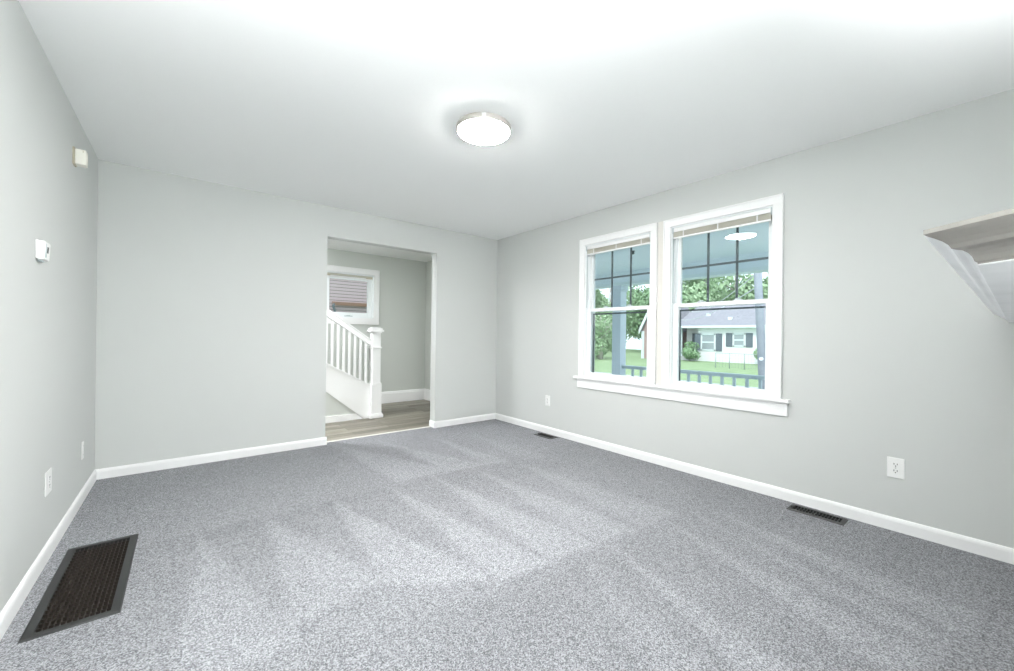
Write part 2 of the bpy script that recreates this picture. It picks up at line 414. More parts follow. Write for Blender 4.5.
struct(MB().prism([(OPX[0]+.002, BT*.75-.02, -.003), (OPX[0]+.002, BT*.75+.022, -.003), (OPX[0]+.002, BT*.75+.012, .006), (OPX[0]+.002, BT*.75-.010, .008)], (OPX[1]-OPX[0]-.004, 0, 0)).build('trim_1', M['mullion']),
       'thin pale threshold strip between carpet and plank floor', 'trim')

# hall walls
HWX, HWZ = (2.130, 2.885), (1.380, 2.077)
struct(slab_holes('wall_hall_back', 1, HY, HY+T, (0, W), (-.15, H), [(*HWX, *HWZ)], [M['hall'], M['white_siding']], (0, 2)), 'grey-green hall end wall behind the stairs', 'wall')
struct(MB().box((3.81, BT, -.01), (W, HY, H-.02)).build('wall_hall_right', M['hall']), 'grey-green hall outer wall beside the opening', 'wall')

# ------------------------------------------------------------------ double window
def casing(name, y0, y1, z0, z1, x, w, parent, t=.020):
    """picture-frame casing (two legs and a head) around an opening in the right wall"""
    mb = MB()
    for a, b in ((y0-w+.012, y0), (y1, y1+w-.012)): mb.box((x-t, a, z0), (x, b, z1))
    for a, b in ((y0-w, y0-w+.012), (y1+w-.012, y1+w)): mb.box((x-t-.005, a, z0), (x, b, z1+w-.012))
    mb.box((x-t, y0-w+.012, z1), (x, y1+w-.012, z1+w-.012)); mb.box((x-t-.005, y0-w, z1+w-.012), (x, y1+w, z1+w))
    return mb.build(name, M['trim'], parent, bevel=.002)

def sash(name, y0, y1, z0, z1, x0, x1, st, rb, rtp, parent, muntins=False):
    m = MB()
    m.box((x0, y0, z0), (x1, y0+st, z1)).box((x0, y1-st, z0), (x1, y1, z1)).box((x0, y0+st, z0), (x1, y1-st, z0+rb)).box((x0, y0+st, z1-rtp), (x1, y1-st, z1))
    s = m.build(name, M['vinyl'], parent, bevel=.003)
    xm = (x0+x1)/2
    g = MB().box((xm-.003, y0+st-.004, z0+rb-.004), (xm+.003, y1-st+.004, z1-rtp+.004)).build('glass', M['glass'], s)
    if muntins:
        mb = MB(); ya, yb, za, zb = y0+st, y1-st, z0+rb, z1-rtp
        for k in (1, 2):
            y = ya+(yb-ya)*k/3; mb.box((xm+.004, y-.0085, za), (xm+.012, y+.0085, zb))
        zc = (za+zb)/2; mb.box((xm+.004, ya, zc-.0085), (xm+.012, yb, zc+.0085))
        tag(mb.build('grille', M['muntin'], s), 'dark grey window grille')
    return s

for i, (y0, y1) in enumerate(WIN):
    side = ('left', 'right')[i]
    far = ('farther from', 'nearer to')[i]
    w = thing('window_%d' % (i+1), ('white double-hung window on the left of the pair, nearer the room corner', 'white double-hung window on the right of the pair, nearer the mantel')[i], 'window', (W, (y0+y1)/2, WZ[0]), kind='structure')
    casing('casing', y0+.004, y1-.004, .711, WZ[1]-.002, W, .066, w)
    # frame liner with the grey balance tracks in the jambs
    f = MB()
    f.box((W, y0, WZ[0]), (W+T, y0+.012, WZ[1])).box((W, y1-.012, WZ[0]), (W+T, y1, WZ[1])).box((W, y0, WZ[1]-.012), (W+T, y1, WZ[1])).box((W, y0, WZ[0]), (W+T+.03, y1, WZ[0]+.014))
    f.box((W+.060, y0+.012, WZ[0]), (W+.068, y0+.022, WZ[1])).box((W+.060, y1-.022, WZ[0]), (W+.068, y1-.012, WZ[1]))
    fr = f.build('frame', M['vinyl'], w)
    for yy in (y0+.0125, y1-.0125):
        for xx in (W+.012, W+.098): tag(MB().box((xx, yy-.0015, 1.44), (xx+.010, yy+.0015, WZ[1]-.015)).build('track', M['vinyl_grey'], fr), 'grey sash track')
    sash('lower_sash', y0+.013, y1-.013, WZ[0]+.014, 1.432, W+.028, W+.058, .043, .044, .034, w)
    sash('upper_sash', y0+.013, y1-.013, 1.398, WZ[1]-.012, W+.070, W+.100, .043, .030, .034, w, True)
    for yy in (y0+.25, y1-.25): tag(MB().box((W+.030, yy-.03, 1.432), (W+.054, yy+.03, 1.441)).box((W+.034, yy-.012, 1.441), (W+.05, yy+.02, 1.450)).build('sash_lock', M['vinyl_grey'], w), 'grey sash lock')
    sc = MB(); a, b, c, d = y0+.014, y1-.014, WZ[0]+.02, 1.385
    sc.box((W+.122, a, c), (W+.134, a+.016, d)).box((W+.122, b-.016, c), (W+.134, b, d)).box((W+.122, a+.016, d-.014), (W+.134, b-.016, d)).box((W+.122, a+.016, c), (W+.134, b-.016, c+.010))
    tag(sc.build('screen_frame', M['gasket'], w), 'dark screen frame')
    # raised mini blind
    bl = thing('window_blind', 'raised blind bunched at the top of the %s window of the pair' % side, 'blind', (W, (y0+y1)/2, 2.05), group='raised blinds on the double window')
    MB().box((W+.002, y0+.016, 2.058), (W+.026, y1-.016, 2.090)).build('headrail', M['trim'], bl, bevel=.002)
    st = MB()
    for k in range(9): st.box((W+.001, y0+.02, 2.014+k*.0046), (W+.026, y1-.02, 2.0168+k*.0046))
    tag(st.build('slat_stack', M['slat'], bl), 'beige bunched slats')
    MB().box((W+.002, y0+.02, 1.998), (W+.025, y1-.02, 2.012)).build('bottom_rail', M['trim'], bl, bevel=.002)
    for q in (.12, .5, .88):
        yy = y0+.02+(y1-y0-.04)*q; MB().box((W-.0005, yy-.0045, 2.000), (W+.003, yy+.0045, 2.062)).build('ladder_tape', M['trim'], bl)
    wd = y1-.075
    MB().cyl((W+.006, wd, 2.05), (W+.008, wd, 1.30 if i == 1 else 1.42), .0035, n=8).build('tilt_wand', M['plastic'], bl)
    for yy in (y0+.013, y1-.013-.008): tag(MB().box((W-.002, yy, 2.040), (W+.012, yy+.008, 2.092)).build('bracket', M['vinyl_grey'], bl), 'grey end bracket')
struct(MB().box((W-.007, WIN[0][0]-.066, .711), (W, WIN[1][1]+.066, 2.172)).build('trim_2', M['mullion']), 'off-white mullion board between the paired windows', 'trim')
struct(MB().box((W-.046, -3.405, .686), (W+.010, -1.425, .711)).build('trim_3', M['trim'], bevel=.006, seg=3), 'white window stool under the paired windows', 'trim')
struct(MB().box((W-.018, -3.392, .590), (W, -1.463, .686)).box((W-.024, -3.392, .664), (W, -1.463, .686)).build('trim_4', M['trim'], bevel=.003), 'white apron board under the window stool', 'trim')

# ------------------------------------------------------------------ hall window
hw = thing('window_3', 'small white stair window on the hall end wall', 'window', ((HWX[0]+HWX[1])/2, HY, HWZ[0]), kind='structure')
c = MB(); cw = .085
x0, x1 = HWX; z0, z1 = HWZ
c.box((x0-cw, HY-.02, z0), (x0, HY, z1)).box((x1, HY-.02, z0), (x1+cw-.012, HY, z1)).box((x0-cw, HY-.02, z1), (x1+cw-.012, HY, z1+cw-.012)).box((x0-cw, HY-.02, z0-cw-.01), (x1+cw-.012, HY, z0))
c.box((x0-cw, HY-.024, z1+cw-.012), (x1+cw, HY, z1+cw)).box((x1+cw-.012, HY-.024, z0-cw-.01), (x1+cw, HY, z1+cw-.012))
c.build('casing', M['trim'], hw, bevel=.002)
f = MB(); f.box((x0, HY, z0), (x0+.02, HY+T, z1)).box((x1-.02, HY, z0), (x1, HY+T, z1)).box((x0, HY, z0), (x1, HY+T, z0+.02)).box((x0, HY, z1-.02), (x1, HY+T, z1))
f.build('frame', M['vinyl'], hw)
s = MB(); a, b, cc, d = x0+.021, x1-.021, z0+.021, z1-.021
s.box((a, HY+.03, cc), (a+.066, HY+.07, d)).box((b-.066, HY+.03, cc), (b, HY+.07, d)).box((a+.066, HY+.03, cc), (b-.066, HY+.07, cc+.066)).box((a+.066, HY+.03, d-.080), (b-.066, HY+.07, d))
ss = s.build('sash', M['vinyl'], hw, bevel=.004)
MB().box((a+.06, HY+.047, cc+.06), (b-.06, HY+.053, d-.07)).build('glass', M['glass'], ss)
tag(MB().box((2.44, HY+.015, z0+.022), (2.56, HY+.032, z0+.036)).box((2.47, HY+.008, z0+.03), (2.52, HY+.028, z0+.044)).build('crank', M['vinyl_grey'], hw), 'grey crank handle')
hb = thing('window_blind', 'narrow rolled blind at the top of the stair hall window', 'blind', ((x0+x1)/2, HY, 2.03))
MB().box((x0+.024, HY+.002, 2.022), (x1-.022, HY+.026, 2.050)).build('headrail', M['slat'], hb, bevel=.002)
MB().box((x0+.03, HY+.003, 2.000), (x1-.03, HY+.024, 2.012)).build('bottom_rail', M['trim'], hb)
for a_, b_ in ((x0+.021, x0+.09), (x1-.12, x1-.021)): tag(MB().box((a_, HY, 2.011), (b_, HY+.027, 2.032)).build('bracket', M['tan'], hb), 'brown end bracket')

# ------------------------------------------------------------------ stairs
stc = thing('staircase', 'white balustraded staircase climbing left in the hall beyond the opening', 'staircase', (2.5, 1.05, 0))
SY = 1.035                      # plane of the balustrade
def s_top(x): return .455 + (2.443-x)*.557 if x > 1.926 else .743 + (1.926-x)*.69
def s_bot(x): return max(.0, .008 + (2.40-x)*.81) if x > 1.93 else .389 + (1.93-x)*.69
X_END = .35
MB().prism([(2.49, SY-.02, 0), (2.40, SY-.02, 0), (1.93, SY-.02, s_bot(1.93)), (X_END, SY-.02, s_bot(X_END)), (X_END, SY-.02, s_top(X_END)), (1.926, SY-.02, .743), (2.49, SY-.02, s_top(2.49))], (0, .045, 0)).build('stringer', M['trim'], stc, bevel=.003)
MB().prism([(2.49, SY-.035, s_top(2.49)), (1.926, SY-.035, .743), (X_END, SY-.035, s_top(X_END)), (X_END, SY-.035, s_top(X_END)+.018), (1.926, SY-.035, .761), (2.49, SY-.035, s_top(2.49)+.018)], (0, .075, 0)).build('stringer_cap', M['trim'], stc, bevel=.003)
def h_top(x): return 1.081 + (2.459-x)*.697
def h_bot(x): return .986 + (2.46-x)*.641 if x > 1.92 else 1.331 + (1.92-x)*.69
hr = [(2.50, h_bot(2.5)), (2.50, h_top(2.5)), (.62, h_top(.62)), (.62, h_bot(.62))]
MB().prism([(x, SY-.025, z) for x, z in hr], (0, .058, 0)).prism([(2.50, SY-.034, h_top(2.5)-.028), (2.50, SY-.034, h_top(2.5)-.002), (.62, SY-.034, h_top(.62)-.002), (.62, SY-.034, h_top(.62)-.028)], (0, .076, 0)).build('handrail', M['trim'], stc, bevel=.006, seg=3)
for k in range(-15, 7):
    x = 1.988 + .0717*k
    if x < .72: continue
    MB().prism([(x-.0145, SY-.012, s_top(x-.0145)+.016), (x+.0145, SY-.012, s_top(x+.0145)+.016), (x+.0145, SY-.012, h_bot(x+.0145)+.01), (x-.0145, SY-.012, h_bot(x-.0145)+.01)], (0, .029, 0)).build('baluster', M['trim'], stc)
nx, ny = 2.548, 1.036           # newel post
nw = MB()
def sq(mb, hw_, za, zb): mb.box((nx-hw_, ny-hw_, za), (nx+hw_, ny+hw_, zb))
sq(nw, .056, 0, 1.19); np_ = nw.build('newel_post', M['trim'], stc, bevel=.004)
q = MB(); sq(q, .070, 0, .46)
q.prism([(nx-.070, ny-.070, .46), (nx+.070, ny-.070, .46), (nx+.070, ny+.070, .46), (nx-.070, ny+.070, .46)], (0, 0, .004)); sq(q, .064, .46, .472); sq(q, .060, .472, .482)
q.build('plinth', M['trim'], np_, bevel=.003)
q = MB(); sq(q, .090, 0, .045); sq(q, .082, .045, .062); q.build('base_moulding', M['trim'], np_, bevel=.006)
q = MB(); sq(q, .066, .938, .950); sq(q, .071, .950, .958); q.build('collar', M['trim'], np_, bevel=.003)
q = MB(); sq(q, .070, 1.150, 1.165); sq(q, .088, 1.165, 1.190); sq(q, .074, 1.190, 1.214); sq(q, .058, 1.214, 1.224); q.build('cap', M['trim'], np_, bevel=.004)
RISE, RUN = .188, .272
tr_m, ri_m = M['wood'], M['trim']
for k in range(9):
    xr = 2.47 - k*RUN; z = (k+1)*RISE
    if xr - RUN < .05: break
    MB().box((xr-.018, SY+.03, z-RISE), (xr, HY-.005, z-.028)).build('riser', ri_m, stc)
    tag(MB().box((xr-RUN-.02, SY+.03, z-.028), (xr+.025, HY-.005, z)).build('tread', tr_m, stc, bevel=.006), 'grey-brown wooden tread')
struct(MB().prism([(2.395, SY-.004, 0), (.1, SY-.004, 0), (.1, SY-.004, s_bot(.1)+.02), (1.93, SY-.004, s_bot(1.93)+.02)], (0, .02, 0)).build('wall_stair', M['hall']), 'triangular grey wall under the stairs', 'wall')
struct(MB().prism([(.1, SY-.017, 0), (2.388, SY-.017, 0), (2.296, SY-.017, .082), (.1, SY-.017, .082)], (0, .013, 0)).build('baseboard_stair', M['trim']), 'white baseboard under the staircase', 'baseboard')

# ------------------------------------------------------------------ ceiling lamp
LX, LY = 1.965, -2.290
cl = thing('ceiling_light', 'round flush ceiling light glowing white on the living room ceiling', 'lamp', (LX, LY, H))
MB().lathe([(0, -.001), (.158, -.001), (.167, -.003), (.170, -.008), (.170, -.033), (.167, -.037), (.162, -.0375), (.162, -.028), (0, -.028)], (LX, LY, H), 64).build('rim', M['rim'], cl)
MB().lathe([(0, -.050), (.06, -.0497), (.11, -.0485), (.146, -.046), (.156, -.042), (.160, -.0375), (.160, -.030), (0, -.030)], (LX, LY, H), 64).build('diffuser', M['lens'], cl)
va = Vector((CAM.x-LX, CAM.y-LY, 0)).normalized(); vb = Vector((-va.y, va.x, 0)); pc = Vector((LX, LY, H-.020)) + va*.1695
MB().prism([pc - vb*.013 + Vector((0, 0, -.012)), pc + vb*.013 + Vector((0, 0, -.012)), pc + vb*.013 + Vector((0, 0, .012)), pc - vb*.013 + Vector((0, 0, .012))], va*.004).build('sensor_tab', M['plastic'], cl)

hl = thing('ceiling_light', 'added fill light on the stair hall ceiling, unseen left of the opening', 'lamp', (1.15, .72, H-.03))  # lamp added out of view to brighten the hall
MB().lathe([(0, -.001), (.160, -.001), (.172, -.004), (.176, -.012), (.176, -.040), (.172, -.047), (.160, -.049), (.160, -.030), (0, -.030)], (1.15, .72, H-.03), 48).build('rim', M['rim'], hl)
MB().lathe([(0, -.058), (.11, -.055), (.145, -.051), (.159, -.046), (.159, -.034), (0, -.034)], (1.15, .72, H-.03), 48).build('diffuser', M['lens_hall_fill'], hl)

# ------------------------------------------------------------------ outlets, wall devices
def frame3(o, a, up_, n):
    o, a, up_, n = map(Vector, (o, a, up_, n))
    return lambda s, t, d: o + a*s + up_*t + n*d
def fbox(mb, P, s0, s1, t0, t1, d0, d1):
    return mb.prism([P(s0, t0, d0), P(s1, t0, d0), P(s1, t1, d0), P(s0, t1, d0)], P(0, 0, d1) - P(0, 0, d0))
def disc(mb, P, s, t, r, d0, d1, n=20, flat=None):
    pts = []
    for i in range(n):
        a = 2*math.pi*i/n; x, y = r*math.cos(a), r*math.sin(a)
        if flat: y = max(-flat, min(flat, y))
        pts.append(P(s+x, t+y, d0))
    return mb.prism(pts, P(0, 0, d1) - P(0, 0, d0))
def outlet(o, a, n, label, w=.072, h=.117, group='wall outlets'):
    P = frame3(o, a, (0, 0, 1), n)
    t = thing('wall_outlet', label, 'outlet', o, group)
    pl = MB(); fbox(pl, P, -w/2, w/2, -h/2, h/2, 0, .0055); pl.build('cover_plate', M['plastic'], t, bevel=.003)
    for zc in (.0195, -.0195):
        rc = MB(); disc(rc, P, 0, zc, .0175, .004, .0075, 28, .0145); r = rc.build('receptacle', M['plastic'], t)
        sl = MB(); fbox(sl, P, -.0085, -.0055, zc-.001, zc+.009, .006, .0079); fbox(sl, P, .0055, .0085, zc-.001, zc+.008, .006, .0079); disc(sl, P, 0, zc-.008, .003, .006, .0079, 12)
        tag(sl.build('slot', M['black'], r), 'dark outlet slots')
    sc = MB(); disc(sc, P, 0, 0, .0032, .005, .0067, 12); tag(sc.build('screw', M['screw'], t), 'steel screw')
    return t
outlet((W, -3.940, .375), (0, -1, 0), (-1, 0, 0), 'white outlet on the right wall, right of the window by the near floor vent', .076, .120)
outlet((W, -1.006, .381), (0, -1, 0), (-1, 0, 0), 'white outlet on the right wall between room corner and double window', .076, .120)
outlet((0, -1.348, .378), (0, 1, 0), (1, 0, 0), 'white outlet low on the left wall beyond the large floor grille', .110, .118)
bp = thing('wall_plate', 'small white blank plate low on the left wall near the corner', 'wall plate', (0, -.49, .337))
P = frame3((0, -.49, .337), (0, 1, 0), (0, 0, 1), (1, 0, 0))
q = MB(); fbox(q, P, -.024, .024, -.057, .057, 0, .0055); q.build('cover_plate', M['plastic'], bp, bevel=.002)
for z_ in (.03, -.03):
    q = MB(); disc(q, P, 0, z_, .003, .005, .0066, 10); tag(q.build('screw', M['screw'], bp), 'steel screw')

th = thing('thermostat', 'white thermostat with small dark display on the left wall', 'thermostat', (0, -1.57, 1.50))
P = frame3((0, -1.600, 1.454), (0, 1, 0), (0, 0, 1), (1, 0, 0))
q = MB(); fbox(q, P, -.004, .094, .004, .090, 0, .008); q.build('back_plate', M['plastic'], th, bevel=.002)
q = MB(); q.prism([P(0, 0, .006), P(0, .004, .026), P(0, .080, .030), P(0, .088, .026), P(0, .088, .006)], P(.088, 0, 0) - P(0, 0, 0)); bd = q.build('housing', M['plastic'], th, bevel=.003)
q = MB(); q.prism([P(.034, .036, .0275), P(.056, .036, .0275), P(.056, .064, .0295), P(.034, .064, .0295)], (.0012, 0, 0)); tag(q.build('display', M['lcd'], th), 'dark grey display')
q = MB(); fbox(q, P, .012, .016, .012, .076, .026, .0305); tag(q.build('slot', M['vinyl_grey'], bd), 'grey seam')
q = MB(); fbox(q, P, .010, .060, -.006, .0, .004, .016); tag(q.build('shade_strip', M['vinyl_grey'], th), 'grey strip for the shadow under the housing')  # grey strip standing in for the shadow below the thermostat

ch = thing('door_chime', 'cream door chime box high on the left wall under the ceiling', 'door chime', (0, -.82, 2.17))
P = frame3((0, -.886, 2.122), (0, 1, 0), (0, 0, 1), (1, 0, 0))
q = MB(); fbox(q, P, -.003, .066, -.004, .098, 0, .010); tag(q.build('back_plate', M['tan'], ch, bevel=.002), 'tan back plate')
q = MB(); fbox(q, P, 0, .060, 0, .090, .010, .056); cv = q.build('cover', M['cream'], ch, bevel=.004)
q = MB()
for k in range(4): fbox(q, P, .012+.011*k, .017+.011*k, .02, .07, .0562, .0572)
q.build('louver', M['cream'], cv)
q = MB(); q.prism([P(-.0008, .072, .042), P(-.0008, .084, .042), P(-.0008, .084, .045), P(-.0008, .072, .045)], (0, .002, 0)); tag(q.build('slot', M['tan'], cv), 'dark side slot')

# ------------------------------------------------------------------ floor grilles
gr = thing('return_grille', 'large dark bronze floor return grille beside the left wall', 'floor vent', (.20, -1.71, 0))
X0, X1, Y0, Y1 = .065, .335, -2.106, -1.309
a, b, c_, d = .097, .305, -2.078, -1.340
fz = .007
def ringframe(o0, o1, p0, p1, i0, i1, j0, j1, zt, ch_=.004):
    m = MB(); O = [(o0, p0), (o1, p0), (o1, p1), (o0, p1)]; I = [(i0, j0), (i1, j0), (i1, j1), (i0, j1)]
    O2 = [(o0+ch_, p0+ch_), (o1-ch_, p0+ch_), (o1-ch_, p1-ch_), (o0+ch_, p1-ch_)]
    for k in range(4):
        l = (k+1) % 4
        m.face([(*O[k], .0005), (*O[l], .0005), (*O2[l], zt), (*O2[k], zt)])
        m.face([(*O2[k], zt), (*O2[l], zt), (*I[l], zt), (*I[k], zt)])
        m.face([(*I[k], zt), (*I[l], zt), (*I[l], -.02), (*I[k], -.02)])
        m.face([(*O[k], .0005), (*O[l], .0005), (*I[l], -.02), (*I[k], -.02)])
    bmesh.ops.remove_doubles(m.bm, verts=m.bm.verts, dist=1e-6)
    return m
ringframe(X0, X1, Y0, Y1, a+.002, b-.002, c_+.002, d-.002, fz).build('frame', M['bronze'], gr)
q = MB()
n = 13
for k in range(1, n):
    x = a+.002+(b-a-.004)*k/n
    q.prism([(x-.0012, c_+.002, .004), (x+.0012, c_+.002, .004), (x+.0012, c_+.002, -.014), (x-.0012, c_+.002, -.014)], (0, d-c_-.004, 0))
tag(q.build('fins', M['fin'], gr), 'thin brown-black fins')
q = MB(); n2 = 23
for k in range(1, n2):
    y = c_+(d-c_)*k/n2
    q.box((a+.002, y-.0016, -.010), (b-.002, y+.0016, .0028))
tag(q.build('cross_bars', M['fin'], gr), 'brown-black cross bars')
q = MB()
for (u0, v0, u1, v1) in ((a+.001, c_+.001, b-.001, c_+.001), (b-.001, c_+.001, b-.001, d-.001), (b-.001, d-.001, a+.001, d-.001), (a+.001, d-.001, a+.001, c_+.001)):
    q.face([(u0, v0, -.02), (u1, v1, -.02), (u1, v1, -.30), (u0, v0, -.30)])
q.face([(a+.001, c_+.001, -.30), (b-.001, c_+.001, -.30), (b-.001, d-.001, -.30), (a+.001, d-.001, -.30)])
tag(q.build('duct', M['duct'], gr), 'dark duct below the grille')

def register(y0, y1, label):
    X0, X1 = 3.650, 3.794
    t = thing('floor_register', label, 'floor vent', ((X0+X1)/2, (y0+y1)/2, 0), 'small dark floor vents along the right wall')
    ia, ib, ic, id_ = 3.692, 3.766, y0+.024, y1-.024
    ringframe(X0+.012, X1-.006, y0, y1, ia, ib, ic, id_, .006).build('frame', M['bronze'], t)
    lv = MB(); n = 15
    for k in range(1, n):
        y = ic+(id_-ic)*k/n; lv.prism([(ia, y-.003, .0045), (ia, y-.0005, .0052), (ia, y+.003, -.010), (ia, y+.0005, -.0107)], (ib-ia, 0, 0))
    lv.box(((ia+ib)/2-.002, ic, -.008), ((ia+ib)/2+.002, id_, .003))
    tag(lv.build('louvers', M['bronze'], t), 'dark louvers')
    dk = MB(); q0, q1, q2, q3 = ia+.0005, ib-.0005, ic+.0005, id_-.0005
    for (u0, v0, u1, v1) in ((q0, q2, q1, q2), (q1, q2, q1, q3), (q1, q3, q0, q3), (q0, q3, q0, q2)):
        dk.face([(u0, v0, -.019), (u1, v1, -.019), (u1, v1, -.20), (u0, v0, -.20)])
    dk.face([(q0, q2, -.2), (q1, q2, -.2), (q1, q3, -.2), (q0, q3, -.2)])
    tag(dk.build('duct', M['duct'], t), 'dark duct')
    dm = MB(); dm.box(((ia+ib)/2-.006, y1-.017, .005), ((ia+ib)/2+.006, y1-.008, .010)); dm.build('damper_lever', M['bronze'], t)
register(*REG[1][1:], 'dark floor vent by the right wall below the outlet beside the double window')
register(*REG[0][1:], 'dark floor vent by the right wall close to the far room corner')

# ------------------------------------------------------------------ mantel
MZ = 1.287
C0 = Vector((1.310, -4.260)); B1 = Vector((W, -4.304)); A1 = C0 + Vector((-.616, -.788))*.125; A2 = Vector((A1.x, -4.56))
path = [B1, C0, A1, A2]
prof = [(0, 0), (0, -.0062), (.0022, -.0078), (.0045, -.0095), (.010, -.0125), (.017, -.0170), (.0225, -.0225), (.0250, -.0275), (.0285, -.0290), (.0345, -.0305), (.0395, -.0345), (.0430, -.0400), (.0450, -.0460), (.0475, -.0480), (.0475, -.0500)]
def inset(d):
    dirs = [(path[i+1]-path[i]).normalized() for i in range(3)]
    nrm = [Vector((-v.y, v.x)) for v in dirs]        # points to the wall side
    out = [path[0] + nrm[0]*d]
    for i in (1, 2):
        p = path[i-1] + nrm[i-1]*d; q_ = path[i] + nrm[i]*d; u, v = dirs[i-1], dirs[i]
        den = u.x*v.y - u.y*v.x; t_ = ((q_.x-p.x)*v.y - (q_.y-p.y)*v.x)/den
        out.append(p + u*t_)
    e = path[3] + nrm[2]*d; out.append(Vector((e.x, path[3].y)))
    out[0].x = W
    return out
ma = thing('fireplace_mantel', 'pale moulded mantel shelf jutting in at the right edge of the view', 'mantel', (2.4, -4.50, MZ-.05))
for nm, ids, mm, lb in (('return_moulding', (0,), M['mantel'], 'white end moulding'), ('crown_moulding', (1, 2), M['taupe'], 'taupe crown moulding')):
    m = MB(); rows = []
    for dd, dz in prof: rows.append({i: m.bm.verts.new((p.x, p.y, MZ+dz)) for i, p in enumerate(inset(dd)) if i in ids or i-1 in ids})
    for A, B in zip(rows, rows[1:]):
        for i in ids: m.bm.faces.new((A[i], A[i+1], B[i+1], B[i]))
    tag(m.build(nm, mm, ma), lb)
for nm, dd, za, zb in (('shelf', .003, MZ-.006, MZ), ('soffit', .0476, MZ-.0515, MZ-.0492)):
    pts = inset(dd); poly = [(p.x, p.y, za) for p in pts] + [(W, -4.56, za)]
    MB().prism(poly, (0, 0, zb-za)).build(nm, M['mantel'], ma)

# ------------------------------------------------------------------ porch
PX = 6.05
struct(MB().box((W+T, -6.5, -.25), (PX+.25, 5.0, -.10)).build('floor_porch', M['deck']), 'grey porch deck', 'floor')
pc_ = MB().box((W+T, -6.5, 2.17), (PX+.35, 5.0, 2.27))
struct(pc_.build('ceiling_porch', M['porch']), 'blue-grey beadboard porch ceiling', 'ceiling')
pb = thing('porch_beam', 'pale porch header beam seen through the upper panes of the double window', 'beam', (PX, -.7, 1.97), kind='structure')
MB().box((PX-.09, -6.5, 2.00), (PX+.09, 5.0, 2.17)).build('beam', M['porch'], pb)
MB().box((PX-.10, -6.5, 1.965), (PX+.10, 5.0, 2.01)).build('trim_strip', M['porchwhite'], pb)
MB().box((PX-.12, -6.5, 2.13), (PX-.09, 5.0, 2.17)).build('cove_strip', M['porchwhite'], pb)
def porch_column(y, label, grp=None):
    t = thing('porch_column', label, 'column', (PX, y, -.10), grp)
    MB().box((PX-.08, y-.08, -.10), (PX+.08, y+.08, 1.965)).build('shaft', M['column'], t, bevel=.006)
    MB().box((PX-.11, y-.11, -.10), (PX+.11, y+.11, .06)).box((PX-.095, y-.095, .06), (PX+.095, y+.095, .09)).build('base', M['column'], t, bevel=.006)
    MB().box((PX-.10, y-.10, 1.90), (PX+.10, y+.10, 1.965)).box((PX-.09, y-.09, 1.87), (PX+.09, y+.09, 1.90)).build('capital', M['column'], t, bevel=.006)
porch_column(-.405, 'square blue-grey porch column seen through the left window of the pair')
porch_column(-3.60, 'square blue-grey porch column hidden past the right window of the pair')
rl = thing('porch_railing', 'grey porch railing seen low through the double window', 'railing', (PX, -2.0, -.10))
MB().box((PX-.045, -3.50, .656), (PX+.045, -.485, .680)).build('top_rail', M['railp'], rl, bevel=.006)
MB().box((PX-.025, -3.50, .630), (PX+.025, -.485, .656)).build('upper_rail', M['railp'], rl)
MB().box((PX-.03, -3.50, .03), (PX+.03, -.485, .08)).build('bottom_rail', M['railp'], rl, bevel=.006)
k = 0
while True:
    y = -1.570 - .1502*(k-6); k += 1
    if y < -3.45: break
    if y > -.52: continue
    MB().box((PX-.016, y-.016, .08), (PX+.016, y+.016, .632)).build('baluster', M['railp'], rl)
pl_ = thing('porch_light', 'small dark fixture on the porch ceiling above the left window', 'lamp', (4.70, -1.545, 2.17))
MB().lathe([(0, 0), (.024, 0), (.024, -.006), (.014, -.01), (.014, -.014)], (4.70, -1.545, 2.17), 20).build('canopy', M['gasket'], pl_)
MB().lathe([(.014, -.014), (.020, -.02), (.020, -.034), (.012, -.040), (0, -.041)], (4.70, -1.545, 2.17), 20).build('shade', M['gasket'], pl_)

# ------------------------------------------------------------------ outdoors
GZ = -.90
struct(MB().box((4.0, -30, GZ-.3), (60, 60, GZ)).build('ground_lawn', M['lawn']), 'green lawn across the street', 'lawn')
struct(MB().box((10.5, -30, GZ), (19.0, 60, GZ+.015)).build('ground_street', M['street']), 'pale street between porch and white house', 'street')
struct(MB().box((-12, HY+T+.4, GZ-.3), (8, 16, GZ-.05)).build('ground_side_yard', M['lawn']), 'side yard beyond the stair window', 'lawn')
HX = 36.0
ho = thing('white_house', 'white house with grey roof and dark shutters across the street', 'house', (HX+4, 10, GZ))
EV = 2.08
MB().box((HX, 1.5, GZ), (HX+9, 12.55, EV)).box((HX+1.4, 12.55, GZ), (HX+9, 14.3, EV)).build('wall', M['white_siding'], ho)
MB().prism([(HX-.45, 1.1, EV-.02), (HX-.45, 1.1, EV+.14), (HX+4.5, 1.1, 4.45), (HX+9.45, 1.1, EV+.14), (HX+9.45, 1.1, EV-.02)], (0, 13.5, 0)).build('roof', M['roof'], ho)
tag(MB().box((HX-.50, 1.1, EV-.06), (HX-.42, 14.6, EV+.13)).box((HX-.45, 1.1, EV-.08), (HX, 14.6, EV-.03)).build('eave_trim', M['porchwhite'], ho), 'white eave board')
